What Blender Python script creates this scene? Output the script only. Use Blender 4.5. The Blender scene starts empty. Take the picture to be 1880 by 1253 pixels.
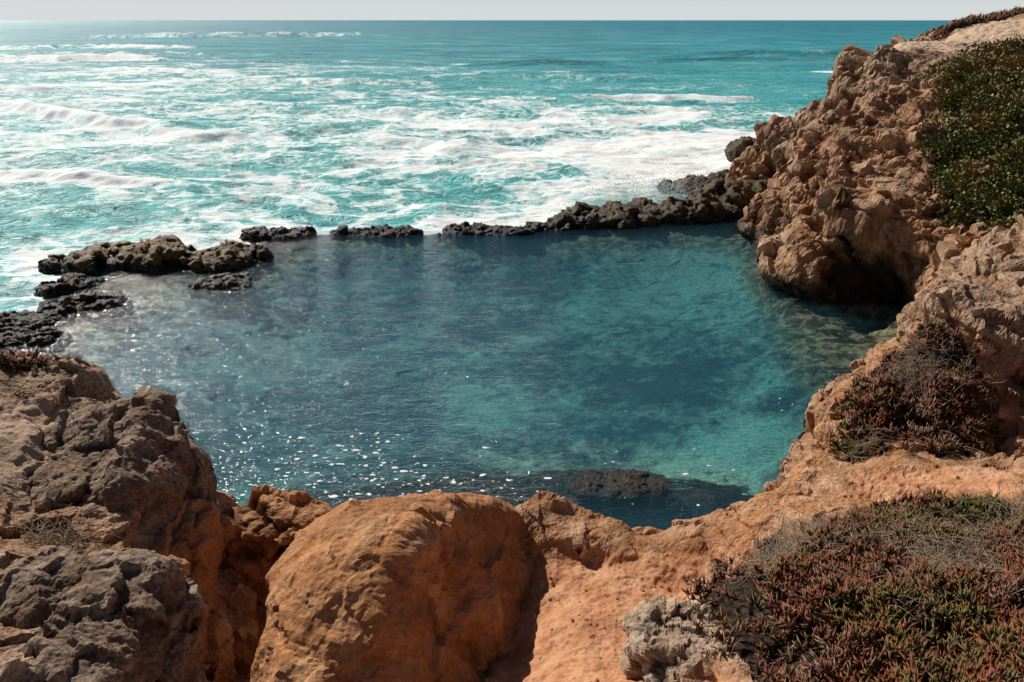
import bpy, bmesh, math, time
import numpy as np
from mathutils import Vector
T0=time.time()
scene=bpy.context.scene
scene.view_settings.view_transform='Standard'
scene.view_settings.look='None'
scene.view_settings.exposure=0
SEA=-0.25
# ------------------------------------------------------------ noise
def h3(i,j,k,seed):
    with np.errstate(over='ignore'):
        h=(i.astype(np.uint32)*np.uint32(374761393)+j.astype(np.uint32)*np.uint32(668265263)
           +k.astype(np.uint32)*np.uint32(2147483647-7919)+np.uint32(seed*1013904223&0xffffffff))
        h=(h^(h>>np.uint32(13)))*np.uint32(1274126177)
        h=(h^(h>>np.uint32(16)))*np.uint32(2246822519)
        h=h^(h>>np.uint32(15))
    return (h&np.uint32(0xffffff)).astype(np.float32)/np.float32(0xffffff)
def vnoise(p,seed=0):
    f=np.floor(p); i=f.astype(np.int64)+100000; t=(p-f).astype(np.float32)
    t=t*t*t*(t*(t*6-15)+10)
    r=0
    for a in (0,1):
        wa=t[:,0] if a else 1-t[:,0]
        for b in (0,1):
            wb=t[:,1] if b else 1-t[:,1]
            for c in (0,1):
                wc=t[:,2] if c else 1-t[:,2]
                r=r+wa*wb*wc*h3(i[:,0]+a,i[:,1]+b,i[:,2]+c,seed)
    return r*2-1
R=np.array([[0.36,0.48,-0.8],[-0.8,0.6,0.0],[0.48,0.64,0.6]])
def fbm(p,octv=4,seed=0,gain=0.5,ridged=False):
    p=np.asarray(p,dtype=np.float64); a=1.0; s=0; tot=0
    for o in range(octv):
        n=vnoise(p,seed+o)
        if ridged: n=1-2*np.abs(n)
        s=s+a*n; tot+=a; a*=gain; p=(p@R.T)*2.03+11.3
    return s/tot
def facet(p,seed=0,k=45.0,off=.7):
    """piecewise tilted planes + crack field"""
    b=np.floor(p-0.5); bi=b.astype(np.int64)+100000
    W=0;H=0;M=0
    for a in (0,1):
        for c in (0,1):
            for e in (0,1):
                i,j,l=bi[:,0]+a,bi[:,1]+c,bi[:,2]+e
                r=[h3(i,j,l,seed+q) for q in range(4)]
                d=np.stack([p[:,0]-(b[:,0]+a+.1+.8*r[0]),p[:,1]-(b[:,1]+c+.1+.8*r[1]),p[:,2]-(b[:,2]+e+.1+.8*r[2])],1)
                w=np.exp(-k*(d*d).sum(1))+1e-30
                n0=(r[1]*7.3)%1*2-1; n1=(r[2]*5.7)%1*2-1; n2=(r[0]*9.1)%1*2-1
                h=(d[:,0]*n0+d[:,1]*n1+d[:,2]*n2)*1.2+(r[3]-.5)*off
                W=W+w;H=H+w*h;M=np.maximum(M,w)
    return H/W, np.clip((1-M/W)*2,0,1)
def blocks(p,seed=0,steep=1.5,flat=.22):
    """continuous angular blocks: flat tilted tops, bevelled sides, sharp clefts"""
    b=np.floor(p-0.5); bi=b.astype(np.int64)+100000
    H=np.full(len(p),-9.0,dtype=np.float32)
    for a in (0,1):
        for c in (0,1):
            for e in (0,1):
                i,j,l=bi[:,0]+a,bi[:,1]+c,bi[:,2]+e
                r=[h3(i,j,l,seed+q) for q in range(4)]
                x=(p[:,0]-(b[:,0]+a+.1+.8*r[0])).astype(np.float32);y=(p[:,1]-(b[:,1]+c+.1+.8*r[1])).astype(np.float32);z=(p[:,2]-(b[:,2]+e+.1+.8*r[2])).astype(np.float32)
                n0=(r[1]*7.3)%1-.5; n1=(r[2]*5.7)%1-.5; n2=(r[0]*9.1)%1-.5
                m=np.maximum(np.maximum(np.abs(x+n1*.9*y),np.abs(y+n2*.9*z)),np.abs(z+n0*.9*x))
                m2=.62*(np.abs(x)+np.abs(y)+np.abs(z))
                m=np.maximum(m,m2)
                h=(x*n0+y*n1+z*n2)*1.5+(r[3]-.5)*.55+.35-steep*np.maximum(0,m-flat)
                H=np.maximum(H,h)
    return np.maximum(H,-.75)
def sstep(a,b,x):
    t=np.clip((x-a)/(b-a),0,1); return t*t*(3-2*t)
def inpoly(x,y,poly):
    r=np.zeros(x.shape,bool); n=len(poly)
    for q in range(n):
        x0,y0=poly[q]; x1,y1=poly[(q+1)%n]
        c=((y0>y)!=(y1>y))
        xi=(x1-x0)*(y-y0)/((y1-y0)+1e-12)+x0
        r^=c&(x<xi)
    return r
def segdist(x,y,a,b):
    ax,ay=a;bx,by=b
    t=np.clip(((x-ax)*(bx-ax)+(y-ay)*(by-ay))/((bx-ax)**2+(by-ay)**2),0,1)
    return np.hypot(x-ax-t*(bx-ax),y-ay-t*(by-ay)),t
# ------------------------------------------------------------ mesh helper
def mesh_from(name,V,quads=None,tris=None,smooth=True,attrs=None):
    me=bpy.data.meshes.new(name)
    V=np.asarray(V,dtype=np.float32)
    nq=0 if quads is None else len(quads); nt=0 if tris is None else len(tris)
    me.vertices.add(len(V)); me.vertices.foreach_set('co',V.ravel())
    li=[]
    if nq: li.append(np.asarray(quads,dtype=np.int32).ravel())
    if nt: li.append(np.asarray(tris,dtype=np.int32).ravel())
    li=np.concatenate(li)
    ls=np.concatenate([np.arange(nq)*4,nq*4+np.arange(nt)*3]).astype(np.int32)
    me.loops.add(len(li)); me.loops.foreach_set('vertex_index',li)
    me.polygons.add(nq+nt); me.polygons.foreach_set('loop_start',ls)
    me.polygons.foreach_set('use_smooth',np.full(nq+nt,smooth) if np.isscalar(smooth) else smooth)
    me.update(calc_edges=True)
    if attrs:
        for k,v in attrs.items():
            at=me.attributes.new(k,'FLOAT','POINT'); at.data.foreach_set('value',np.asarray(v,dtype=np.float32))
    return me
def add_obj(name,me,mat=None,**props):
    ob=bpy.data.objects.new(name,me); scene.collection.objects.link(ob)
    if mat: me.materials.append(mat)
    for k,v in props.items(): ob[k]=v
    return ob
def gridquads(nr,nc,mask=None):
    i=np.arange(nr-1)[:,None]*nc+np.arange(nc-1)[None,:]
    q=np.stack([i,i+1,i+nc+1,i+nc],-1).reshape(-1,4)
    if mask is not None: q=q[mask.reshape(-1)]
    return q
def gridnormals(P):
    du=np.gradient(P,axis=1); dv=np.gradient(P,axis=0)
    n=np.cross(du,dv); n/=np.linalg.norm(n,axis=-1,keepdims=True)+1e-12
    return n
# ------------------------------------------------------------ node helper
class NT:
    def __init__(s,name):
        s.m=bpy.data.materials.new(name); s.m.use_nodes=True; s.t=s.m.node_tree; s.t.nodes.clear()
        s.out=s.n('ShaderNodeOutputMaterial')
    def n(s,ty,**kw):
        nd=s.t.nodes.new(ty)
        for k,v in kw.items(): setattr(nd,k,v)
        return nd
    def l(s,a,b): s.t.links.new(a,b)
    def put(s,inp,v):
        if isinstance(v,bpy.types.NodeSocket): s.l(v,inp)
        elif isinstance(v,tuple) and len(v)==3 and inp.type=='RGBA': inp.default_value=(*v,1)
        else: inp.default_value=v
    def math(s,op,a,b=0.0,clamp=False):
        nd=s.n('ShaderNodeMath',operation=op,use_clamp=clamp); s.put(nd.inputs[0],a); s.put(nd.inputs[1],b); return nd.outputs[0]
    def mix(s,f,a,b,blend='MIX'):
        nd=s.n('ShaderNodeMix',data_type='RGBA',blend_type=blend); s.put(nd.inputs[0],f); s.put(nd.inputs[6],a); s.put(nd.inputs[7],b); return nd.outputs[2]
    def ramp(s,f,a,b,lo=0.0,hi=1.0):
        nd=s.n('ShaderNodeMapRange',interpolation_type='SMOOTHSTEP'); s.put(nd.inputs[0],f)
        nd.inputs[1].default_value=a; nd.inputs[2].default_value=b; nd.inputs[3].default_value=lo; nd.inputs[4].default_value=hi
        return nd.outputs[0]
    def pos(s):
        if not hasattr(s,'_g'): s._g=s.n('ShaderNodeNewGeometry')
        return s._g.outputs['Position']
    def sep(s,v):
        nd=s.n('ShaderNodeSeparateXYZ'); s.l(v,nd.inputs[0]); return nd.outputs
    def noise(s,scale,detail=4,rough=0.55,dist=0.0,vec=None):
        nd=s.n('ShaderNodeTexNoise'); s.l(vec or s.pos(),nd.inputs['Vector'])
        nd.inputs['Scale'].default_value=scale; nd.inputs['Detail'].default_value=detail
        nd.inputs['Roughness'].default_value=rough; nd.inputs['Distortion'].default_value=dist
        return nd.outputs[0]
    def warped(s,scale,amount,detail=4):
        dn=s.n('ShaderNodeTexNoise'); s.l(s.pos(),dn.inputs['Vector']); dn.inputs['Scale'].default_value=scale; dn.inputs['Detail'].default_value=detail
        add=s.n('ShaderNodeVectorMath',operation='MULTIPLY_ADD'); s.l(dn.outputs[1],add.inputs[0]); add.inputs[1].default_value=amount; s.l(s.pos(),add.inputs[2])
        return add.outputs[0]
    def voro(s,scale,feature='F1',vec=None,rand=1.0):
        nd=s.n('ShaderNodeTexVoronoi',feature=feature); s.l(vec or s.pos(),nd.inputs['Vector'])
        nd.inputs['Scale'].default_value=scale; nd.inputs['Randomness'].default_value=rand
        return nd
    def attr(s,name):
        nd=s.n('ShaderNodeAttribute',attribute_name=name); return nd.outputs['Fac']
    def mapv(s,sc,vec=None):
        nd=s.n('ShaderNodeMapping'); s.l(vec or s.pos(),nd.inputs[0]); nd.inputs['Scale'].default_value=sc; return nd.outputs[0]
    def bump(s,h,strength,dist,normal=None):
        nd=s.n('ShaderNodeBump'); s.put(nd.inputs['Strength'],strength); nd.inputs['Distance'].default_value=dist
        s.l(h,nd.inputs['Height'])
        if normal: s.l(normal,nd.inputs['Normal'])
        return nd.outputs[0]
    def princ(s,col,rough=0.9,normal=None,spec=0.3,**kw):
        nd=s.n('ShaderNodeBsdfPrincipled'); s.put(nd.inputs['Base Color'],col); s.put(nd.inputs['Roughness'],rough)
        s.put(nd.inputs['Specular IOR Level'],spec)
        if normal: s.l(normal,nd.inputs['Normal'])
        return nd
    def done(s,sh):
        s.l(sh,s.out.inputs[0]); return s.m
# ------------------------------------------------------------ materials
def rock_graph(N,orange,pale,dark,greyfac=None,sand=None,wet_lo=0.25,wet_hi=1.1,brown=None):
    big=N.noise(0.4,2,0.65); med=N.noise(2.1,4,0.7,0.2); fine=N.noise(17,3,0.72)
    c=N.mix(N.ramp(med,0.42,0.66),orange,pale)
    if brown is not None:
        c=N.mix(N.math('MULTIPLY',brown,0.85),c,N.mix(N.ramp(med,0.38,0.66),(0.35,0.18,0.088),(0.61,0.39,0.24)))
    c=N.mix(N.ramp(big,0.42,0.66,0,0.5),c,dark)
    if greyfac is not None:
        g=N.mix(N.ramp(fine,0.35,0.65),(0.11,0.08,0.058),(0.46,0.37,0.28))
        gf=N.math('MULTIPLY',greyfac,N.ramp(med,0.3,0.5,0.5,1.0))
        c=N.mix(gf,c,g)
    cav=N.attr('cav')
    c=N.mix(N.ramp(cav,-0.75,0.0,0.95,0.0),c,(0.018,0.010,0.006))  # crevice shade painted into the colour: recesses go near-black
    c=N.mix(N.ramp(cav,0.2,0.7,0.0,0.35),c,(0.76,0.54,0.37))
    c=N.mix(N.ramp(fine,0.32,0.60,0.34,0.0),c,(0.08,0.040,0.022))
    if sand is not None:
        sc=N.mix(N.ramp(med,0.35,0.65),(0.46,0.20,0.095),(0.60,0.315,0.17))
        if brown is not None: sc=N.mix(brown,sc,(0.62,0.44,0.30))
        sc=N.mix(N.ramp(fine,0.5,0.72,0,0.5),sc,(0.20,0.085,0.04))
        c=N.mix(sand,c,sc)
    z=N.sep(N.pos())[2]
    zz=N.math('ADD',z,N.math('MULTIPLY',N.math('SUBTRACT',med,0.5),1.6))
    wet=N.ramp(zz,wet_lo,wet_hi,1.0,0.0)
    mus=N.mix(N.ramp(fine,0.4,0.65),(0.010,0.009,0.009),(0.075,0.052,0.036))
    c=N.mix(wet,c,mus)
    return c,wet,fine,med,z,big
def terrain_mat():
    N=NT('cliff_rock_and_sand')
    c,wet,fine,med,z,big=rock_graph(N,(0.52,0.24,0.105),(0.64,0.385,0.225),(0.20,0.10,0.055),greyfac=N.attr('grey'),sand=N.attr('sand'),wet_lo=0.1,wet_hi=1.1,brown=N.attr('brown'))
    veg=N.attr('veg')
    c=N.mix(veg,c,N.mix(N.ramp(fine,0.4,0.6),(0.012,0.009,0.006),(0.07,0.04,0.025)))
    w1=N.noise(0.22,7,0.75,0.7)
    wsum=N.math('ADD',w1,N.math('MULTIPLY',N.math('SUBTRACT',med,0.5),0.55))
    wsum=N.math('SUBTRACT',wsum,N.math('MULTIPLY',N.attr('bright'),0.22))
    bed=N.mix(N.ramp(wsum,0.24,0.56),(0.50,0.58,0.45),(0.018,0.066,0.078))
    bed=N.mix(N.ramp(fine,0.45,0.62,0,0.45),bed,(0.012,0.035,0.04))
    shal=N.mix(N.ramp(med,0.38,0.58),(0.34,0.29,0.16),(0.055,0.042,0.022))
    bed=N.mix(N.ramp(z,-1.0,-0.55),bed,shal)
    wd=N.mix(N.ramp(med,0.50,0.74),(0.006,0.007,0.006),(0.10,0.05,0.024))
    bed=N.mix(N.ramp(N.math('ADD',N.attr('weed'),N.math('MULTIPLY',N.math('SUBTRACT',med,0.5),1.6)),0.22,0.50),bed,wd)
    c=N.mix(N.ramp(z,-0.4,-0.05,1,0),c,bed)
    r=N.ramp(wet,0,1,0.92,0.55)
    rk=N.math('SUBTRACT',1.0,N.math('MULTIPLY',N.attr('sand'),0.5))
    b=N.bump(N.noise(4.5,5,0.74,0.3),N.math('MULTIPLY',rk,0.9),0.12)
    return N.done(N.princ(c,r,b,0.2).outputs[0])
def rock_mat(name,orange,pale,dark,grey=0.0,wl=0.25,wh=1.1,bs=6.0,bd=.08):
    N=NT(name)
    v=N.n('ShaderNodeValue'); v.outputs[0].default_value=grey
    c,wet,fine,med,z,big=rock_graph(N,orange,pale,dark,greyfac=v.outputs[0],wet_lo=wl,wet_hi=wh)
    b=N.bump(N.noise(bs,6,0.72),0.85,bd)
    return N.done(N.princ(c,N.ramp(wet,0,1,0.92,0.5),b,0.2).outputs[0])
def reef_mat():
    N=NT('mussel_covered_reef_rock')
    n1=N.noise(1.3,3,0.7,0.3); n2=N.noise(11,4,0.75); z=N.sep(N.pos())[2]
    c=N.mix(N.ramp(n2,0.42,0.72),(0.010,0.008,0.006),(0.12,0.078,0.045))
    top=N.ramp(N.math('ADD',z,N.math('MULTIPLY',N.math('SUBTRACT',n1,0.5),1.8)),0.20,0.6)
    oi=N.n('ShaderNodeObjectInfo'); xx=N.sep(oi.outputs['Location'])[0]
    top=N.math('MULTIPLY',top,N.ramp(xx,-12,-9,0.9,0.3))
    c=N.mix(top,c,N.mix(N.ramp(n2,0.4,0.6),(0.12,0.06,0.014),(0.40,0.23,0.045)))
    c=N.mix(N.ramp(N.attr('cav'),-0.8,0.05,0.92,0.0),c,(0.005,0.004,0.004))  # shade between the reef lumps painted into the colour
    b=N.bump(n2,1.0,0.12)
    return N.done(N.princ(c,0.5,b,0.35).outputs[0])
def sea_mat():
    N=NT('sea_water')
    p=N.pos(); x,y,z=N.sep(p)
    c=N.mix(N.ramp(y,60,240),(0.10,0.62,0.62),(0.005,0.43,0.49))
    c=N.mix(N.ramp(y,180,1000),c,(0.001,0.25,0.35))
    nb=N.noise(0.07,5,0.7,0.6,vec=N.mapv((.5,1,1)))
    c=N.mix(N.ramp(nb,0.45,0.68,0,0.6),c,(0.28,0.74,0.70))
    c=N.mix(N.ramp(nb,0.47,0.34,0,0.6),c,(0.008,0.32,0.36))
    nf=N.noise(0.045,5,0.75,0.3,vec=N.mapv((.35,1,1)))
    c=N.mix(N.math('MULTIPLY',N.ramp(nf,0.42,0.60),N.ramp(y,110,300,0,0.6)),c,(0.001,0.16,0.21))
    c=N.mix(N.ramp(N.attr('crest'),0.15,1.0,0,0.8),c,(0.002,0.20,0.23))  # swell fronts painted darker, standing in for weaker sky reflection
    n1=N.noise(0.16,8,0.70,0.9,vec=N.mapv((.85,1,1))); n2=N.noise(1.3,5,0.75,0.8)
    lace=N.voro(0.42,'DISTANCE_TO_EDGE',vec=N.warped(0.40,(6,6,0),4))
    lw=N.ramp(lace.outputs[0],0.0,0.15,1.0,0.0)
    f=N.attr('foam')
    s=N.math('ADD',f,N.math('MULTIPLY',N.math('SUBTRACT',n1,0.5),2.2))
    s=N.math('ADD',s,N.math('MULTIPLY',N.math('SUBTRACT',n2,0.5),0.9))
    s=N.math('ADD',s,N.math('MULTIPLY',lw,0.24))
    ff=N.ramp(s,0.42,1.0)
    c2=N.mix(ff,c,(0.97,0.98,0.95))
    h=N.math('ADD',N.noise(0.5,6,0.74,0.6,vec=N.mapv((.8,1.2,1))),N.math('MULTIPLY',nf,N.ramp(y,80,250,0.0,6.0)))
    b=N.bump(h,N.ramp(ff,0.1,0.8,1.0,0.25),1.5)
    r=N.ramp(ff,0,1,0.43,0.85)
    pr=N.princ(c2,r,b,0.5); pr.inputs['IOR'].default_value=1.33
    return N.done(pr.outputs[0])
def pool_mat():
    N=NT('tide_pool_water')
    m=N.mapv((0.8,1.9,1.0))
    h=N.math('ADD',N.noise(2.2,3,0.6,0.8,vec=m),N.math('MULTIPLY',N.noise(7.0,2,0.6,0.5,vec=m),0.45))
    b=N.bump(h,0.9,0.105)
    dp=N.attr('depth')   # water depth: deeper water absorbs and scatters more
    tr=N.n('ShaderNodeBsdfTransparent'); N.l(N.mix(dp,(0.95,0.97,0.95),(0.48,0.82,0.88)),tr.inputs[0])
    df=N.n('ShaderNodeBsdfDiffuse'); df.inputs[0].default_value=(0.05,0.23,0.32,1)
    mx=N.n('ShaderNodeMixShader'); N.l(N.math('MULTIPLY',dp,0.19),mx.inputs[0]); N.l(tr.outputs[0],mx.inputs[1]); N.l(df.outputs[0],mx.inputs[2])
    gl=N.n('ShaderNodeBsdfGlossy'); gl.inputs['Roughness'].default_value=0.08; N.l(b,gl.inputs['Normal'])
    # Schlick reflectance, the same from above and below the surface
    lw=N.n('ShaderNodeLayerWeight'); lw.inputs[0].default_value=0.5; N.l(b,lw.inputs['Normal'])
    F=N.math('ADD',N.math('MULTIPLY',N.math('POWER',lw.outputs['Facing'],5.0),0.97),0.025)
    m2=N.n('ShaderNodeMixShader'); N.l(F,m2.inputs[0]); N.l(mx.outputs[0],m2.inputs[1]); N.l(gl.outputs[0],m2.inputs[2])
    return N.done(m2.outputs[0])
def leaf_mat(name,cols,base,tip=None):
    N=NT(name)
    t=N.attr('tint'); h=N.attr('along')
    cr=N.n('ShaderNodeValToRGB'); N.l(t,cr.inputs[0])
    el=cr.color_ramp.elements
    while len(el)<len(cols): el.new(0.5)
    for e,(p,c) in zip(el,cols): e.position=p; e.color=(*c,1)
    c=N.mix(N.ramp(h,0.0,0.8,0.85,0.0),cr.outputs[0],base)
    if tip: c=N.mix(N.ramp(h,0.5,1.0,0,0.45),c,tip)
    return N.done(N.princ(c,0.55,None,0.3).outputs[0])
def plain(name,col,rough=0.8,var=0.3,scale=8):
    N=NT(name)
    c=N.mix(N.math('MULTIPLY',N.noise(scale,3,0.6),var*2),col,tuple(v*0.4 for v in col))
    return N.done(N.princ(c,rough).outputs[0])
M_terr=terrain_mat(); M_reef=reef_mat(); M_sea=sea_mat(); M_pool=pool_mat()
M_orange=rock_mat('orange_sandstone',(0.49,0.215,0.085),(0.62,0.33,0.16),(0.30,0.135,0.06),0.0,bs=5,bd=.06)
M_brown=rock_mat('brown_fractured_rock',(0.22,0.12,0.07),(0.46,0.33,0.23),(0.085,0.05,0.034),0.4)
M_pale=rock_mat('pale_crumbling_rock',(0.50,0.34,0.22),(0.68,0.54,0.41),(0.30,0.20,0.13),0.1)
# ------------------------------------------------------------ terrain
C=np.array([
(1.2,8.9,2.95),(0.7,8.0,3.05),(0.8,6,3.6),(0.3,4.5,4.1),(1.5,7.5,3.2),(2.1,8.5,2.98),(0.5,3,4.9),(1.2,9.3,2.8),(0.2,9.2,2.5),(-.2,8.2,2.35),
(0.66,10.2,3.35),(0,10,2.8),(1.3,9.85,3.1),(1.75,9.65,3.2),(2.7,9.3,3.35),(3.7,9.65,3.65),(4.4,10.3,3.75),(5.4,11.5,3.7),(6.0,12.3,3.8),(2.5,8.8,3.02),(-0.6,10.3,2.5),
(0,11.7,-.6),(1.7,11.5,-.6),(3,11.4,-.6),(4.6,12.0,-.6),(5.9,13.6,-.6),(7.2,15.8,-.6),(8.2,18.0,-.5),(-1.8,12,-.6),(0.4,10.9,1.4),(2.2,10.5,1.6),(3.9,10.9,1.8),
(7.0,13.9,3.7),(7.9,15.3,3.6),(9.1,17,3.3),(9.6,17.1,4.0),(11.4,17.4,5.2),(9.9,19.4,-.3),(11.2,20.8,0.2),(13,20,3.5),(12.5,23,-.25),(15,23,2.5),(8.0,16.6,1.0),(9.2,18.3,.5),
(5.7,9.5,4.0),(4.8,9.3,3.8),(7.5,9.5,4.3),(6.7,11.7,4.1),(6.5,12.6,4.0),(8.6,12.7,5.2),(8.2,13.6,5.0),(9.2,13.7,5.6),(8.2,11.7,3.0),(7.6,10.7,3.2),
(3.38,7.3,4.45),(2.25,6.9,4.25),(1.8,6.9,3.5),(3.9,4.7,5.2),(6.2,8.0,4.4),(2.6,5,4.8),(1.75,5.6,4.4),(1.4,5.6,3.85),(3,8.3,3.9),(2.6,8.0,3.6),(4.5,8.6,4.05),(5,6,4.9),(8,6,5.1),(11,10,5.8),(15,15,6.8),(20,18,7.8),(14,4,6),(30,22,9.0),(8,2,6),(3,2.5,5.6),
(-8.2,12.8,4.4),(-7.7,13.4,3.4),(-6,11.8,3.2),(-9,10,4.7),(-5,9,3.3),(-7,8.4,4.4),(-6.2,7,4.4),(-4.6,6.6,3.9),(-3.8,6.3,3.0),(-3.3,8,.4),(-3.3,9.5,.5),(-3.3,10.5,1.2),(-3.1,6.7,.8),(-3.1,5.6,1.2),(-4.3,8,3.2),(-1.8,9.3,2.6),(-1.7,10.6,2.2),(-8,5,5.4),(-5,4,5.0),(-3.0,3.5,2.6),(-12,10,4.7),(-10.5,14,4),(-12.5,17,2.3),(-14.5,20.5,1.2),(-17,22,.9),(-18,18,1.6),(-22,14,1.5),(-26,20,-1.5),(-24,25,-2),(-.6,6.2,2.7),(-.3,5.2,3.4),
(-4,12.4,-.6),(-6.5,14.2,-.6),(-8.9,16,-.6),(-11.2,18.8,-.6),(-13.5,22.3,-.6),(-15,24.4,-.5),(-5,11.8,1.5),
(-16.8,25,.1),(-16.6,28.5,-.05),(-17,31.5,-.1),(-15,34,0),(-12.3,35.2,-.05),(-11.3,38,-.1),(-10,39.6,-.2),(-7,39.7,-.1),(-4,39.5,-.2),(0,40.2,-.15),(4,41.5,-.1),(8,42.6,.1),(12,44,.5),(14.5,46.5,1.2),(-11.8,30.9,-.15),(-10.9,29.5,-1.0),
(-21,30,-2.),(-20,36,-2),(-14,41,-2),(-5,44,-2),(3,45.5,-2),(9,48,-2),(14,53,-1.5),(20,58,-2),(23,68,-2),(-40,60,-3),(0,80,-3),(-40,35,-3),(30,95,-3),(-60,95,-3),
(-13,26,-1.2),(-12.5,31,-1.1),(-8,30,-1.8),(-4,34,-1.8),(2,35,-1.7),(8,37,-1.2),(11,40.5,-.6),(-10,22,-1.8),(-5,19.5,-1.8),(0,19,-1.6),(4,18.5,-1.4),(6.8,19.5,-1.05),(7.5,22,-1.2),(4,26,-1.8),(0,28,-2),(8,30,-1.4),(10.4,27.0,-.5),(11.2,25,-.4),(10.0,23.5,-.5),(9.4,21.3,-.6),(-8,36,-1.4),(-1,37.5,-1.3),(3,15.6,-.3),(0,15.4,-.35),(1.5,16.9,-.4),(4.8,15.9,-.35),(-2.5,15.8,-.4),(-5,15.8,-.55),(-1,17.1,-.55),
(10.4,30.4,-.6),(11.0,33,-.5),(12.1,37,-.5),(13.6,41,-.4),(14.5,44,-.1),(12.0,28.2,-.4),(13.5,26.6,-.2),
(16.3,48,4.0),(15.3,44.5,2.2),(18.4,46,5.5),(18.6,44.5,6.6),(19.0,46,8.0),(21.8,48,8.7),(21,46,8.6),(23.5,45,8.5),(26.9,52,9.4),(33,55,10.0),(26.9,48.5,9.1),(45,60,10.8),(65,60,11),(24,57,4),(20,53,0),(27,68,-1),(42,82,-1),(30,60,9),(14.7,48.5,2.2),(13.0,47,1.1),(17,51,1.5),
(14.2,38,3.1),(13.2,39,1.2),(11.5,31.3,1.5),(11.2,30.6,.6),(13.4,31,3.0),(12.6,29.3,2.3),(16.2,36,5.1),(19.5,40,6.8),(17,33,4.6),(16.7,30,3.4),(14,27.8,1.8),(22.4,38,7.4),(18.5,30,4.9),(15.6,24.8,3.4),(14.9,34,4.1),(17.1,41,5.5),(15.1,41,3.4),(25,42,8.2),(30,40,8.0),(22,30,6.6),(27,46,8.8),(40,45,10),(19,25,5.6),(17.5,21,5.2),
])
def rbf_fit(C):
    P=C[:,:2]; d=np.hypot(P[:,None,0]-P[None,:,0],P[:,None,1]-P[None,:,1])
    n=len(P); A=np.zeros((n+3,n+3)); A[:n,:n]=d-np.eye(n)*0.02; A[:n,n]=1;A[:n,n+1]=P[:,0];A[:n,n+2]=P[:,1];A[n:,:n]=A[:n,n:].T
    b=np.zeros(n+3); b[:n]=C[:,2]; return np.linalg.solve(A,b)
WC=rbf_fit(C)
def base_height(x,y):
    n=len(C); z=WC[n]+WC[n+1]*x+WC[n+2]*y
    for q in range(n): z=z+WC[q]*np.sqrt((x-C[q,0])**2+(y-C[q,1])**2)
    return z
# rows and columns are laid closer together across the steep headland
lg=np.linspace(math.log(2.6),math.log(100),4000); e=np.exp(lg)
den=1+2.6*sstep(24,28,e)*(1-sstep(50,56,e))+.5*sstep(6,7,e)*(1-sstep(13,15,e)); den*=np.where(e<5,.5,1)*np.where((e>15)&(e<24),.6,1)*np.where(e>56,.4,1)
cd=np.cumsum(den); cd=(cd-cd[0])/(cd[-1]-cd[0])
NR,NC=1520,1020
yy=np.exp(np.interp(np.linspace(0,1,NR),cd,lg))
s0=np.linspace(-.95,.95,3000); sd_=np.where(np.abs(s0)>.72,.35,1.0)+.7*sstep(.28,.33,s0)*(1-sstep(.62,.68,s0))
sc_=np.cumsum(sd_); sc_=(sc_-sc_[0])/(sc_[-1]-sc_[0]); ss=np.interp(np.linspace(0,1,NC),sc_,s0)
Y=np.repeat(yy[:,None],NC,1); X=ss[None,:]*Y
wx=fbm(np.stack([X.ravel()*.5,Y.ravel()*.5,0*X.ravel()],1),4,50).reshape(NR,NC)*np.clip(Y/18,.12,1)*0.9
Z=base_height(X+wx,Y-wx*.6)
def blob(cx,cy,rx,ry,rot=0):
    c,s=math.cos(rot),math.sin(rot); dx,dy=X-cx,Y-cy
    return np.exp(-(((dx*c+dy*s)/rx)**2+((-dx*s+dy*c)/ry)**2))
P=np.stack([X,Y,Z],-1); n0=gridnormals(P)
slope=1-n0[...,2]
nlow=fbm(np.stack([X.ravel()*.9,Y.ravel()*.9,Z.ravel()*.6],1),4,3).reshape(NR,NC)
def smask(g,th=0.37,w=0.10): return sstep(th-w,th+w,g+nlow*0.22)
sand=np.maximum.reduce([smask(blob(1.1,7.4,1.25,2.0)),smask(blob(0.9,5.2,1.3,2.0)),smask(blob(1.6,8.6,1.3,.6)),smask(blob(6.4,9.3,2.1,0.6,-.1)),smask(blob(26,48.2,9,5.0)),smask(blob(-7.6,7.6,1.2,1.2))*.7,smask(blob(-7.5,10,.9,1.3))*.5])
sand=sand*(1-sstep(.2,.5,slope))
grey=np.maximum.reduce([.45*smask(blob(9.5,15.5,2.6,3.0)),.6*smask(blob(-6.5,11,2.2,2.4)),.6*smask(blob(-4.6,6,1.8,1.8)),.7*smask(blob(1.9,6.0,.9,1.6)),0.4*smask(blob(19,45,4,5))])
brown=np.clip(sstep(20,26,Y)+.9*smask(blob(-7.5,11,4,4.8))+.55*smask(blob(8,14,3.5,4.5))+.6*smask(blob(-6,6.5,3,3)),0,1)
vegpoly_near=[(1.75,6.9),(2.1,7.5),(2.6,7.9),(3.2,8.3),(4.4,8.35),(6.2,8.3),(9,8.5),(11,5),(7,1.5),(3,2.2),(2.1,4.8),(2.0,6.0)]
veg_n=inpoly(X+nlow*.35,Y+nlow*.35,vegpoly_near).astype(float)
vegpoly_mound=[(5.4,11.0),(5.9,12.3),(6.7,13.3),(7.6,13.2),(7.9,12.0),(7.2,10.9),(6.3,10.3)]
veg_m=inpoly(X+nlow*.8,Y+nlow*.8,vegpoly_mound).astype(float)
vegpoly_left=[(-10.5,13.4),(-8.9,13.6),(-8.0,13.1),(-8.2,12.3),(-9.3,12.0),(-11,12.0)]
veg_l=inpoly(X+nlow*.8,Y+nlow*.8,vegpoly_left).astype(float)
vegpoly_top=[(22,50.0),(25,51.2),(27,53),(33,56.5),(50,60),(50,57),(33,54.2),(27,51.6),(24,49.6)]
veg_t=inpoly(X,Y,vegpoly_top).astype(float)
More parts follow.
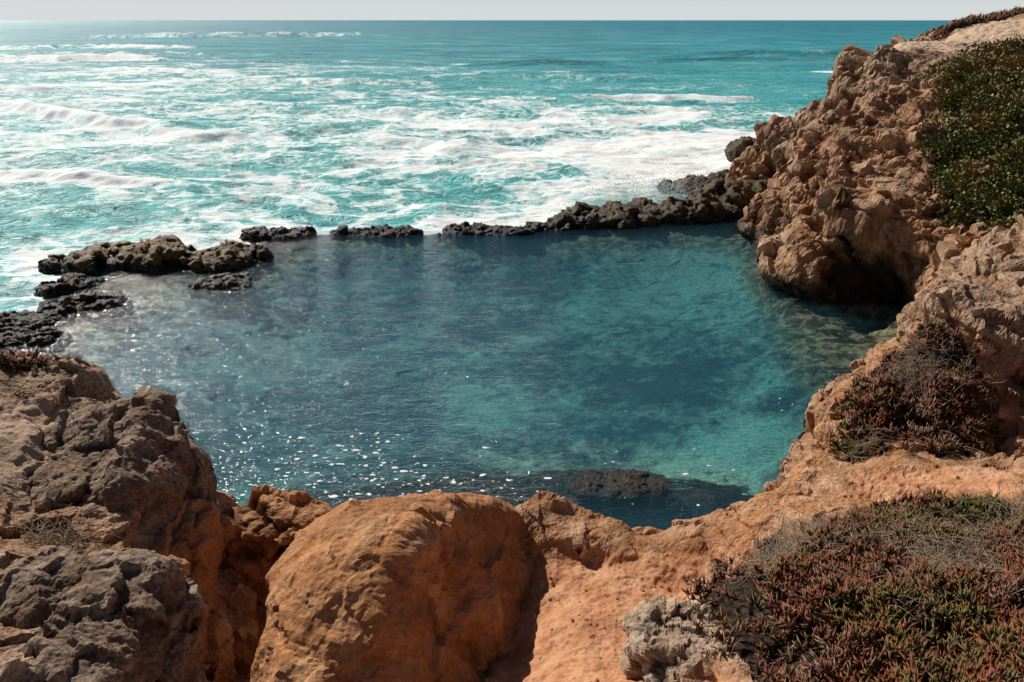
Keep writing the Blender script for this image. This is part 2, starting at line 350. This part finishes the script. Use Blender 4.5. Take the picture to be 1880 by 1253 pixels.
shrubA=[(19.4,37.4),(21.0,40.0),(24,40.6),(30,40.6),(30,35),(22,33),(18.9,35.0)]
shrubB=[(17.0,33.0),(19.4,34.6),(24,35),(26,30),(20,23),(15.4,23.2),(15.6,25.8),(16.2,28.5),(16.6,31)]
veg_s=(inpoly(X,Y,shrubA)|inpoly(X,Y,shrubB)).astype(float)
veg=np.clip(veg_n+veg_m*.9+veg_l*.8+veg_t*.7+veg_s,0,1)
bright=np.maximum.reduce([blob(6.4,19.2,2.4,1.7,.35)*2.4,blob(9.5,35,7,6)*1.0,blob(1,30,5,1.2,.5)*.8,blob(-9,29,4,3)*.6,blob(3,33,6,1.2,-.3)*.7,blob(-1,24,1.0,3,.4)*.6])
weed=np.maximum.reduce([np.exp(-((Y-15.9-.06*(X-1))/1.75)**2)*(1-sstep(5.2,6.6,X))*sstep(-7.5,-4.5,X),blob(10.6,22.0,.9,1.8,.2)*.6,blob(11.8,26.5,.8,1.5)*.5])
above=sstep(-.5,.3,Z)
rock=(1-.97*sand)*(1-.75*veg-.2*veg_s)*(0.18+.82*above)
soft=smask(blob(2.8,9.9,2.8,1.2),.3)*.45
def col(a): return a.reshape(-1)
Pf=P.reshape(-1,3); nf=n0.reshape(-1,3)
far=sstep(14,26,col(Y)); slo=sstep(.02,.22,col(slope))
D=np.array([[.82,.25,-.52],[-.15,.96,.22],[.55,-.10,.83]])
wrp=np.stack([fbm(Pf*.35+q*9,4,90+q,.55) for q in range(3)],1)
Q=(Pf+wrp*(.25+.7*far)[:,None])@D.T
fs_=np.where(col(Y)>20,1.0,0.0)[:,None]
S1=fs_*np.array([.24,.24,.38])+(1-fs_)*np.array([.65,.65,1.05])
A=blocks(Q*S1,5,1.4,.25)
S2=fs_*np.array([.58,.58,1.15])+(1-fs_)*np.array([1.7,1.7,3.0])
gul=fbm(Pf*np.array([.55,.42,.13])+wrp*.4+3,6,21,.58,True); rid_n=fbm(Q*np.array([1.1,1.1,1.4])+7,6,31,.58,True)
lump=fbm(Pf*.55,4,33)
d=(far*(A*1.55+gul*.65)+(1-far)*(1-col(soft))*(A*.48+rid_n*.15)+(1-far)*lump*.15)*(.3+.7*slo)*col(rock)
hol=np.exp(-((Pf[:,0]-13.6)/2.6)**2-((Pf[:,1]-28.6)/2.2)**2)*sstep(-.5,.1,Pf[:,2])*(1-sstep(1.7,2.6,Pf[:,2]))
lip=np.exp(-((Pf[:,0]-13.3)/2.5)**2-((Pf[:,1]-29.4)/1.9)**2)*sstep(1.9,2.6,Pf[:,2])*(1-sstep(3.6,4.4,Pf[:,2]))
d+=-hol*2.6+lip*.8
P1=Pf+nf*d[:,None]
n1=gridnormals(P1.reshape(NR,NC,3)).reshape(-1,3)
Q1=(P1+wrp*.25)@D.T
B,KB=facet(Q1*S2,15,75,.18)
Cc=blocks(Q1@R*(S2[:,:1]*2.8),19,1.5,.2)
fin=fbm(P1*(5.5-3.5*far)[:,None],7,41,.62,True)
d2=(far*(B*.42-.10*KB+Cc*.07+fin*.13)+(1-far)*(1-col(soft))*(B*.16-.025*KB+Cc*.02)+(1-far)*fin*.035)*col(rock)*(.5+.5*slo)
d2+=col(sand)*(fin*.035+fbm(P1*1.5,5,71,.62)*.13)*(1+.3*far)+col(veg)*fbm(P1*2.0,3,72)*.16*(1+1*far)
P2=P1+n1*d2[:,None]
cav=np.clip((A-.10)*.70+B*.55-.45*KB+Cc*.2+fin*.25-hol*1.3,-1.5,1.5)*(1-.8*col(sand))*(1-.5*col(soft))  # drives the painted shade; the undercut hollow is darkened here too
V=P2
rockq=col(rock).reshape(NR,NC)[:-1,:-1]
smooth=~((rockq>.6))
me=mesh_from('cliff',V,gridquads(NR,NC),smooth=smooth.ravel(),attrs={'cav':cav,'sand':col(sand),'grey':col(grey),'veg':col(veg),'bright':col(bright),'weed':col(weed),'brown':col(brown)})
add_obj('cliff',me,M_terr,kind='structure',label='eroded orange sandstone cliff and sandy ground around the tide pool',category='cliff')
TV=V.reshape(NR,NC,3); TN=gridnormals(TV)
AREA=np.gradient(yy)[:,None]*Y*np.gradient(ss)[None,:]
print('terrain',time.time()-T0)
# ------------------------------------------------------------ water
reefline=[(-19,21),(-17.3,24.5),(-17.2,28.5),(-17.4,31.8),(-15.5,34.5),(-12.8,35.5),(-11.5,38.5),(-10,39.8),(-7,39.9),(-4,39.7),(0,40.3),(4,41.7),(8,42.9),(12,44.3),(15,47)]
poolpoly=reefline+[(20,44),(18,20),(10,9.5),(-10,9.5)]
seacut=reefline+[(22,52),(35,55),(40,40),(40,5),(-19,5)]
px=np.arange(-20,20.01,.15); py=np.arange(9,48.01,.15)
PX,PY=np.meshgrid(px,py)
pz=0.010*fbm(np.stack([PX.ravel(),PY.ravel()*1.5,0*PX.ravel()],1),3,5).reshape(PX.shape)
dep=np.clip((-base_height(PX.ravel(),PY.ravel())-.15)/1.0,0.06,1.0)
msk=inpoly(PX[:-1,:-1]+.075,PY[:-1,:-1]+.075,poolpoly)
me=mesh_from('tide_pool_water',np.stack([PX,PY,pz],-1).reshape(-1,3),gridquads(*PX.shape,mask=msk),attrs={'depth':dep})
add_obj('tide_pool_water',me,M_pool,kind='structure',label='calm clear blue green tide pool behind the reef',category='water')
SR,SCN=1000,800
inv=np.linspace(1/20.,1/9000.,SR); sy=1/inv; sx=np.linspace(-1.4,1.0,SCN)
SY=np.repeat(sy[:,None],SCN,1); SX=sx[None,:]*SY
P0=np.stack([SX.ravel(),SY.ravel(),0*SX.ravel()],1)
fade=lambda lam: 1/(1+ (SY.ravel()*SY.ravel()*(.05/SR)/(lam*.25))**2)
wv=.35*fade(12)*fbm(P0*np.array([.04,.11,1]),2,60)
wv+=.48*fade(5)*fbm(P0*np.array([.13,.26,1]),4,61,.5,True)
wv+=.12*fade(1.5)*fbm(P0*np.array([.6,.9,1]),3,66)
wv+=.7*fade(40)*fbm(P0*np.array([.012,.035,1]),3,69,.5,True)*sstep(90,200,SY.ravel())
foam=np.zeros(SX.size); crest=np.zeros(SX.size)
x_,y_=SX.ravel(),SY.ravel()
wob=fbm(P0*np.array([.05,.05,1]),4,77)+.3*fbm(P0*np.array([.3,.3,1]),3,78)
wob2=fbm(P0*np.array([.02,.0,1]),3,79)
crests=[(-70,105,-28,73,1.0,3.2,1.0),(-46,57,-18,52,.5,2.4,.9),(-150,222,-88,214,1.6,7,1.0),(-200,300,-120,330,1.5,8,.8),
 (-16,188,34,192,1.5,7,.0),(20,226,170,244,1.9,10,0.0),(20,205,90,204,1.0,6,.0),(6,112,34,114,.7,3.5,1.0),(-16,78,-2,66,.6,2.6,.85),(-30,74,-12,84,.4,2.,.5),
 (60,170,115,163,.9,6,.9),(-260,520,-80,560,3,16,.6),(-5,95,35,99,.45,2.5,.6),(-62,145,-10,135,.8,4,.6),(-10,150,30,146,.8,4,.3),(-25,100,10,90,.5,3,.4),(-90,175,-50,165,.9,5,.8),(-20,62,10,58,.4,2,.4),(-110,130,-60,120,.8,4,.8),(-180,260,-60,250,1.0,6,.5)]
for ax,ay,bx,by,am,w,fo in crests:
    yo=y_+(wob*w*2.2 if fo>=.3 else wob2*w*2.5)
    dd,t=segdist(x_,yo,(ax,ay),(bx,by))
    side=yo-(ay+(by-ay)*t)
    env=np.sin(np.clip(t,0.0,1)*math.pi)**(.5 if fo>=.3 else 1.0)
    prof=np.where(side<0,np.exp(-(dd/(w*.45))**2),np.exp(-(dd/(w*1.3))**2))
    if fo<.3: prof=np.exp(-(dd/(w*.8))**2)
    wv+=am*prof*env
    if fo<.3: crest=np.maximum(crest,env*np.exp(-((dd-(w*.4))/(w*.5))**2)*(side<w*.1))
    foam=np.maximum(foam,fo*1.1*np.where(side<0,np.exp(-(dd/(w*1.3))**2),np.exp(-(dd/(w*.5))**2))*np.clip(env+.2,0,1))
dist=np.full(SX.size,1e9)
for a,b in zip(reefline[:-1],reefline[1:]): dist=np.minimum(dist,segdist(x_,y_,a,b)[0])
dist=np.minimum(dist,segdist(x_,y_,(15,47),(20,60))[0])
shore=np.exp(-dist/5)
wv*=1-.85*np.exp(-dist/3)
area=np.exp(-((y_-66)/42)**2)*.40+np.exp(-((x_-12)/28)**2-((y_-88)/26)**2)*.30+np.exp(-((x_+70)/70)**2-((y_-150)/90)**2)*.50
area+=np.exp(-((x_-14)/10)**2-((y_-60)/12)**2)*.36+.10
area-=.30*sstep(190,500,y_)
foam=np.maximum(foam,area+shore*.50)+.30*fbm(P0*np.array([.06,.12,1]),4,88)
cxs=.25*(SX[:-1,:-1]+SX[1:,:-1]+SX[:-1,1:]+SX[1:,1:]);cys=.5*(SY[:-1,:-1]+SY[1:,:-1])
me=mesh_from('sea',np.stack([x_,y_,SEA+wv],1),gridquads(SR,SCN,mask=~inpoly(cxs,cys,seacut)),attrs={'foam':foam,'crest':crest})
add_obj('sea',me,M_sea,kind='structure',label='turquoise ocean with white surf rolling toward the reef',category='sea')
print('sea',time.time()-T0)
# ------------------------------------------------------------ rocks
_ico={}
def ico(sub):
    if sub not in _ico:
        bm=bmesh.new(); bmesh.ops.create_icosphere(bm,subdivisions=sub,radius=1)
        v=np.array([q.co[:] for q in bm.verts]); f=np.array([[w.index for w in q.verts] for q in bm.faces]); bm.free(); _ico[sub]=(v,f)
    return _ico[sub]
def vnormals(v,f):
    a=np.cross(v[f[:,1]]-v[f[:,0]],v[f[:,2]]-v[f[:,0]]); n=np.zeros_like(v)
    for q in range(3):
        for c in range(3): n[:,c]+=np.bincount(f[:,q],a[:,c],len(v))
    return n/(np.linalg.norm(n,axis=1,keepdims=True)+1e-12)
def make_rock(name,cen,rad,seed,mat,sub=6,rot=0,power=2.6,lump=.15,fac=.25,fine=.03,fs=1.0,shape=None,det=1.0,rdg=.1,style=0,smooth=True,**props):
    v,f=ico(sub)
    pn=(np.abs(v)**power).sum(1)**(1/power); u=v/pn[:,None]
    if shape is not None: u=shape(u)
    rad=np.array(rad); c,s=math.cos(rot),math.sin(rot)
    p=u*rad; p=np.stack([p[:,0]*c-p[:,1]*s,p[:,0]*s+p[:,1]*c,p[:,2]],1)
    m=float(np.mean(rad)); off=seed*17.3
    n=vnormals(p,f)
    wr=np.stack([fbm(p/m*1.5+off+q*7,4,seed+20+q,.55) for q in range(3)],1)*.3
    if style==0:   # block-jointed
        F1=blocks(((p/m+wr+off)@D.T)*np.array([1.0,1.0,1.5])*fs,seed+3,1.4,.25); K1=0
    else:          # split along tilted planes
        F1,K1=facet(((p/m+wr+off)@D.T)*np.array([1.0,1.0,1.6])*fs,seed+3,60,.6)
    d=m*(lump*fbm(p/m*1.1+off,3,seed)+fac*F1-fac*.15*K1)
    p=p+n*d[:,None]; n=vnormals(p,f)
    S=np.array([2.6,2.6,4.2])*fs
    if style==0: F2=blocks(((p/m+wr*.5+off)@D.T)*S,seed+8,1.5,.2); K2=0
    else: F2,K2=facet(((p/m+wr*.5+off)@D.T)*S,seed+8,70,.3)
    F3,K3=facet(((p/m+off)@R)*7.0*fs,seed+12,60,.3)
    d2=det*m*fac*((.38 if style==0 else .45)*F2-.08*K2+.09*F3)+m*rdg*fbm((p/m+off)*2.4*fs,6,seed+5,.60,True)+fine*fbm((p+off)*7,5,seed+6,.65)
    p=p+n*d2[:,None]
    cav=np.clip((F1-.08)*(.55 if style==0 else .35)+(F2-.05)*.6*det+F3*.2*det-.40*K1-.35*K2*det,-1.5,1.5)*min(1,fac*4.5)  # low spots get painted shade from this in the rock colour
    ob=add_obj(name,mesh_from(name,p,tris=f,smooth=smooth,attrs={'cav':cav}),mat,**props); ob.location=cen
    return ob
def ridge_shape(u):
    u=u.copy(); x,y,z=u[:,0],u[:,1],u[:,2]
    s=x*.90-y*.44+.10*np.sin(y*2.3+1)
    # one long face falls steeply away from the crest
    zc=1.02-1.35*np.clip(s,0,3)
    k=.08; zt=np.where(s>-.3,zc,2); h=np.clip(.5+.5*(zt-z)/k,0,1)
    z=zt*(1-h)+z*h-k*h*(1-h)
    z=np.maximum(z,-.95)
    z=z-np.where(z>0,.20*np.clip(-y-.1,0,1)*z,0)
    z=z-np.where(z>0,.16*np.clip(-x-.3,0,1)*z,0)
    return np.stack([x,y,z],1)
make_rock('boulder',(-1.2,8.4,2.0),(1.9,1.95,1.85),7,M_orange,7,0.0,2.9,.12,.12,.02,.8,ridge_shape,.75,.055,1,False,label='large rounded orange sandstone outcrop beside a sandy gully',category='boulder')
make_rock('boulder',(-.1,9.6,2.1),(.9,.6,.65),61,M_orange,6,.3,3.0,.16,.22,.02,.9,None,.7,.06,1,False,label='low broken orange rock in the shade of the outcrop',category='boulder')
make_rock('boulder',(-3.8,10.75,1.9),(1.15,.6,.95),64,M_orange,6,-.1,3.0,.2,.20,.02,.9,None,.7,.06,1,False,label='rough orange rock ridge closing the pool edge',category='boulder')
make_rock('boulder',(-6.25,10.5,2.85),(1.2,1.6,1.3),12,M_brown,7,.2,4.0,.12,.24,.02,.75,None,.85,.07,1,False,label='dark grey brown fractured outcrop on the bank above the pool',category='boulder')
make_rock('boulder',(-4.8,6.6,3.25),(1.1,1.3,1.0),22,M_brown,7,-.3,3.6,.15,.24,.02,.8,None,.85,.07,1,False,label='cracked grey boulder half buried in orange soil',category='boulder')
make_rock('boulder',(-4.85,8.8,2.0),(.6,1.7,1.35),33,M_orange,6,.1,3.4,.18,.22,.02,.8,None,.7,.06,1,False,label='tall orange rock buttress beside a dark crevice',category='boulder')
make_rock('boulder',(1.85,6.0,3.7),(.45,1.1,.56),37,M_pale,7,.1,4.0,.12,.26,.015,.8,None,1.0,.09,1,False,label='pale crumbling rock under an ice plant mat',category='rock')
G='mussel covered rocks along the tide pool reef'
reef=[(-16.9,34.2,2.7,1.5,.66,.1),(-12.6,34.4,1.8,1.2,.5,.9),(-11.8,30.9,1.15,.9,.25,.1),(-11.8,39.2,1.7,.9,.27,-.1),(-6.9,39.5,2.2,.8,.18,-.03),
(-1.2,39.8,2.2,.9,.20,0),(2.1,40.7,1.3,.9,.24,.1),(5.0,42.0,2.9,1.5,.55,.15),(9.9,43.4,2.9,1.6,.68,.2),(13.2,45.6,2.6,2.0,1.2,.3),(-19.9,34,.9,.6,.3,0),
(-17.9,30.8,1.1,.8,.3,.5),(-16.2,28.5,1.5,.8,.25,.1),(-17.6,26.7,1.3,.9,.25,0),(-16.5,25,1.4,.6,.2,.1),(19.0,64,1.8,1.6,1.1,0),(13.0,51.5,3.4,1.5,.5,.3)]
for i,(x,y,rx,ry,h,ro) in enumerate(reef):
    lab='dark mussel covered reef rock at the edge of the tide pool'
    if i in(0,1): lab='large dark reef rock with yellow brown algae on top'
    if i>=15: lab='dark wave washed rock standing in the surf'
    make_rock('reef_rock',(x,y,-.15),(rx,ry,h*1.05),40+i,M_reef,6,ro,3.4,.24,.22,.05,1.1,None,1.0,.13,1,label=lab,category='rock',group=G)
make_rock('reef_rock',(2.5,16.0,-.10),(1.2,.6,.12),81,M_reef,6,0,2.4,.14,.12,.03,1.4,None,1,.08,label='low brown weed covered rock breaking the pool surface',category='rock')
make_rock('reef_rock',(-.9,14.4,-.1),(1.0,.5,.2),84,M_reef,6,0,2.4,.2,.2,.03,1.4,None,1,.1,label='low dark rock at the near edge of the pool',category='rock')
print('rocks',time.time()-T0)
# ------------------------------------------------------------ ice plant
def up(n): return n/(np.linalg.norm(n,axis=1,keepdims=True)+1e-12)
TVf=TV.reshape(-1,3); TNf=TN.reshape(-1,3)
def leaves(name,mask,nros,per,length,wid,mat,seed,clump=1.0,thick=.06,bias=0,**props):
    r=np.random.default_rng(seed)
    w=(mask*AREA).ravel().astype(float)
    ii=np.nonzero(w>0)[0]
    pn=np.zeros(w.size); pn[ii]=fbm(TVf[ii]*clump,4,seed,.6)
    w*=np.clip(.30+pn*3.6,0.04,1.2); w/=w.sum(); idx=r.choice(w.size,nros,p=w)
    cb=TVf[idx]; nn=TNf[idx]; hn=np.clip(pn[idx]+.3,0,1)
    cb=cb+r.normal(0,1,(nros,3))*length*.35+nn*(r.random((nros,1))**.7*thick*(.3+1.8*hn[:,None]))
    rax=up(nn*.6+np.array([0,0,.6])+r.normal(0,.35,(nros,3)))
    count=nros*per
    base=np.repeat(cb,per,0)+r.normal(0,1,(count,3))*length*.10
    ax=up(np.repeat(rax,per,0)+r.normal(0,.55,(count,3)))
    a=up(np.cross(ax,r.normal(0,1,(count,3)))); b=np.cross(ax,a)
    L=length*(.45+.95*r.random((count,1))); W=wid*(.6+.7*r.random((count,1)))
    bend=up(r.normal(0,1,(count,3))+np.array([0,0,1.0]))*L*.25
    Vs=[]
    for t,ww in ((0,.7),(.55,1.0)):
        for k in range(3):
            an=k*2.0944
            Vs.append(base+ax*L*t+bend*t*t+(a*math.cos(an)+b*math.sin(an))*W*ww)
    Vs.append(base+ax*L+bend)
    V=np.stack(Vs,1).reshape(-1,3)
    o=(np.arange(count)*7)[:,None]
    q=np.concatenate([o+np.array([[k,(k+1)%3,3+(k+1)%3,3+k]]) for k in range(3)])
    t=np.concatenate([o+np.array([[3+k,3+(k+1)%3,6]]) for k in range(3)])
    tr=np.clip(.52+bias+fbm(cb*.9,3,seed+4,.6)*1.1+r.normal(0,.2,nros),0,1)
    tint=np.clip(np.repeat(tr,per)+r.normal(0,.10,count),0,1)
    me=mesh_from(name,V,q,t,attrs={'tint':np.repeat(tint,7),'along':np.tile([0,0,0,.5,.5,.5,1.0],count)})
    return add_obj(name,me,mat,**props)
M_ice=leaf_mat('ice_plant_leaves',[(0,(0.08,0.11,0.018)),(.22,(0.12,0.11,0.026)),(.40,(0.15,0.08,0.028)),(.58,(0.25,0.048,0.020)),(.74,(0.12,0.05,0.028)),(1.0,(0.25,0.17,0.11))],(0.018,0.011,0.008),(0.36,0.09,0.026))
leaves('ice_plant',veg_n*(X<9),9500,7,.10,.0125,M_ice,101,.9,.22,0.0,kind='stuff',label='red and green ice plant mat with dry stems on the bank',category='ice plant')
leaves('ice_plant',veg_m,2000,7,.12,.015,M_ice,102,1.2,.18,0,kind='stuff',label='reddish ice plant trailing down the rocky mound',category='ice plant')
leaves('ice_plant',veg_l,550,7,.11,.014,M_ice,103,1.2,.10,-.05,kind='stuff',label='dark ice plant on top of the bank above the pool',category='ice plant')
leaves('ice_plant',veg_t,2500,5,.22,.04,M_ice,104,.5,.18,-.05,kind='stuff',label='brown ice plant along the cliff top edge',category='ice plant')
def twigs(name,mask,count,length,wid,mat,seed,**props):
    r=np.random.default_rng(seed); w=(mask*AREA).ravel().astype(float)
    ii=np.nonzero(w>0)[0]; pn=np.zeros(w.size); pn[ii]=fbm(TVf[ii]*.8+5,3,seed)
    w*=np.clip(pn*3.5+.25,0,1.2); w/=w.sum(); idx=r.choice(w.size,count,p=w)
    base=TVf[idx]; nn=TNf[idx]; base=base+nn*(.04+.22*r.random((count,1)))
    d=up(np.cross(nn,r.normal(0,1,(count,3)))+nn*r.normal(0,.3,(count,1))); s=up(np.cross(d,r.normal(0,1,(count,3))))
    L=length*(.4+1.2*r.random((count,1))); cur=up(r.normal(0,1,(count,3)))*L*.25
    Vs=[];n=4
    for q in range(n+1):
        t=q/n; c=base+d*L*t+cur*math.sin(t*math.pi)
        Vs+= [c+s*wid*(1-t*.6),c-s*wid*(1-t*.6),c+np.cross(d,s)*wid]
    V=np.stack(Vs,1).reshape(-1,3); o=(np.arange(count)*3*(n+1))[:,None]
    q=np.concatenate([o+np.array([[3*k+a,3*k+(a+1)%3,3*k+3+(a+1)%3,3*k+3+a]]) for k in range(n) for a in range(3)])
    return add_obj(name,mesh_from(name,V,q),mat,**props)
M_twig=plain('dry_grey_twigs',(0.42,0.31,0.215),.9)
twigs('dry_twigs',veg_n*(X<9),13000,.24,.0042,M_twig,201,kind='stuff',label='dry grey stems tangled in the ice plant',category='twigs')
twigs('dry_twigs',veg_m,1400,.28,.005,M_twig,202,kind='stuff',label='dry stems hanging in the trailing ice plant',category='twigs')
twigs('dry_twigs',(blob(-5.6,8.3,.5,.4)>.4)*1.0,160,.4,.006,M_twig,203,kind='stuff',label='small heap of dry twigs on bare soil',category='twigs')
# ------------------------------------------------------------ shrubs
M_shrub=leaf_mat('green_shrub_leaves',[(0,(0.015,0.028,0.008)),(.3,(0.045,0.070,0.016)),(.55,(0.11,0.12,0.026)),(.8,(0.19,0.16,0.035)),(1.0,(0.26,0.15,0.045))],(0.015,0.02,0.008))
def shrub(name,poly,nclump,nleaf,seed,bias=0,**props):
    r=np.random.default_rng(seed); m=inpoly(X,Y,poly)
    w=(m*AREA).ravel().astype(float); w/=w.sum()
    idx=r.choice(w.size,nclump,p=w); rad=.40+.70*r.random(nclump)**1.6; c=TVf[idx]+TNf[idx]*.25+np.array([0,0,.25])
    k=r.integers(0,nclump,nleaf); d=up(r.normal(0,1,(nleaf,3))+np.array([0,0,.35]))
    rr=(rad[k]*(.80+.25*r.random(nleaf)**.6))*(1+.22*vnoise(d*2.2+k[:,None]*3.1,seed))
    p=c[k]+d*rr[:,None]*np.array([1,1,.85])
    ax=up(d*.8+r.normal(0,.6,(nleaf,3))); a=up(np.cross(ax,r.normal(0,1,(nleaf,3))))
    L=.12*(.6+.9*r.random((nleaf,1))); W=L*.36
    V=np.stack([p,p+ax*L*.5+a*W,p+ax*L,p+ax*L*.5-a*W],1).reshape(-1,3)
    q=np.arange(nleaf*4).reshape(-1,4)
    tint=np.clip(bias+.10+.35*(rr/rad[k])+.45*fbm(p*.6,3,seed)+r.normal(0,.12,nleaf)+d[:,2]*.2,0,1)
    me=mesh_from(name,V,q,attrs={'tint':np.repeat(tint,4),'along':np.tile([.3,.8,1,.8],nleaf)})
    return add_obj(name,me,M_shrub,**props)
shrub('shrub',shrubA,190,130000,301,.28,label='dense yellow green coastal shrub on the upper cliff slope',category='shrub')
shrub('shrub',shrubB,220,140000,302,.10,label='dark green coastal shrub spilling down the cliff',category='shrub')
# ------------------------------------------------------------ foam flecks, spray, pebbles
M_foam=plain('white_foam',(0.85,0.87,0.85),.8,.05)
def flecks():
    r=np.random.default_rng(5); pts=[]
    for (cx,cy,sx_,sy_,n) in [(-4.2,16.8,1.1,.8,110),(-3.6,17.6,.6,.5,50),(-1.6,15.7,1.3,.5,110),(-4.4,15.9,1.5,.5,120),(8.0,20.0,.5,.25,10),(1,16.2,4,.8,70)]:
        pts.append(np.stack([r.normal(cx,sx_,n),r.normal(cy,sy_,n)],1))
    pts=np.concatenate(pts); V=[];tri=[];o=0
    for x,y in pts:
        s=.010+.050*r.random()**4; k=9; st=1+r.random()
        an=np.arange(k)/k*2*math.pi; rr=s*(.4+.9*r.random(k))
        ring=np.stack([x+np.cos(an)*rr*st,y+np.sin(an)*rr,np.full(k,.014)],1)
        V.append(np.concatenate([[[x,y,.020]],ring]))
        tri+=[(o,o+1+i,o+1+(i+1)%k) for i in range(k)]; o+=k+1
    return np.concatenate(V),np.array(tri)
v,t=flecks()
add_obj('foam_flecks',mesh_from('foam_flecks',v,None,t),M_foam,kind='stuff',label='white foam flecks drifting on the tide pool',category='foam')
def spray():
    r=np.random.default_rng(15); n=20000
    k=r.integers(0,3,n); cx=np.array([8.5,11.0,6.5])[k]; cy=np.array([47.5,49.0,46.0])[k]
    x=cx+r.normal(0,1.8,n); y=cy+r.normal(0,.7,n); z=SEA+np.abs(r.normal(0,1.0,n))*np.exp(-((x-cx)/2.4)**2)
    s=(.006+.022*r.random(n)**3)[:,None,None]
    tet=np.array([[1,1,1],[-1,-1,1],[-1,1,-1],[1,-1,-1]])*.8
    V=np.stack([x,y,z],1)[:,None,:]+tet[None]*s
    F=(np.arange(n)*4)[:,None,None]+np.array([[0,1,2],[0,3,1],[0,2,3],[1,3,2]])[None]
    return V.reshape(-1,3),F.reshape(-1,3)
v,t=spray()
add_obj('sea_spray',mesh_from('sea_spray',v,None,t),M_foam,kind='stuff',label='fine white spray thrown up where surf hits the reef',category='spray')
M_peb=plain('pebble_stone',(0.50,0.27,0.15),.9,.2,20)
def pebbles():
    r=np.random.default_rng(6); v,f=ico(2); w=((sand>.5)*AREA*(Y<14)).ravel().astype(float); w/=w.sum(); n=900
    idx=r.choice(w.size,n,p=w); b=TVf[idx]; s=.004+.026*r.random(n)**5
    sc3=s[:,None]*(.6+.8*r.random((n,3)))
    nz=1+.1*r.normal(0,1,(n,len(v),1))
    V=b[:,None,:]+v[None]*sc3[:,None,:]*nz
    F=f[None]+(np.arange(n)*len(v))[:,None,None]
    return V.reshape(-1,3),F.reshape(-1,3)
v,t=pebbles()
add_obj('pebbles',mesh_from('pebbles',v,None,t,smooth=False),M_peb,kind='stuff',label='small loose pebbles on the sandy ground',category='pebbles')
# ------------------------------------------------------------ light, sky, camera
SUN_AZ=-41; SUN_EL=38
az=math.radians(SUN_AZ); el=math.radians(SUN_EL)
sd=Vector((math.sin(az)*math.cos(el),math.cos(az)*math.cos(el),math.sin(el)))
L=bpy.data.lights.new('sun','SUN'); L.energy=5.0; L.angle=math.radians(.5); L.color=(1.0,.95,.87)
lo=bpy.data.objects.new('sun',L); scene.collection.objects.link(lo); lo.rotation_euler=(-sd).to_track_quat('-Z','Y').to_euler()
w=bpy.data.worlds.new('World'); scene.world=w; w.use_nodes=True
nt=w.node_tree; bg=nt.nodes['Background']
sk=nt.nodes.new('ShaderNodeTexSky'); sk.sky_type='NISHITA'; sk.sun_disc=False; sk.sun_elevation=el; sk.sun_rotation=az
sk.air_density=.55; sk.dust_density=.3; sk.ozone_density=1.2
tc=nt.nodes.new('ShaderNodeTexCoord'); sp=nt.nodes.new('ShaderNodeSeparateXYZ'); nt.links.new(tc.outputs['Generated'],sp.inputs[0])
mr=nt.nodes.new('ShaderNodeMapRange'); mr.interpolation_type='SMOOTHSTEP'; nt.links.new(sp.outputs[2],mr.inputs[0])
mr.inputs[1].default_value=0.0; mr.inputs[2].default_value=0.11; mr.inputs[3].default_value=0.95; mr.inputs[4].default_value=0.0
mx=nt.nodes.new('ShaderNodeMix'); mx.data_type='RGBA'; nt.links.new(mr.outputs[0],mx.inputs[0]); nt.links.new(sk.outputs[0],mx.inputs[6]); mx.inputs[7].default_value=(13.6,14.2,14.4,1)
nt.links.new(mx.outputs[2],bg.inputs[0]); bg.inputs[1].default_value=.05
cam=bpy.data.cameras.new('camera'); cam.lens=28; cam.sensor_width=36; cam.clip_end=30000; cam.clip_start=.1
co=bpy.data.objects.new('camera',cam); scene.collection.objects.link(co); co.location=(0,0,10)
co.rotation_euler=(math.radians(90-22.0),0,0)
scene.camera=co
print('done',time.time()-T0)
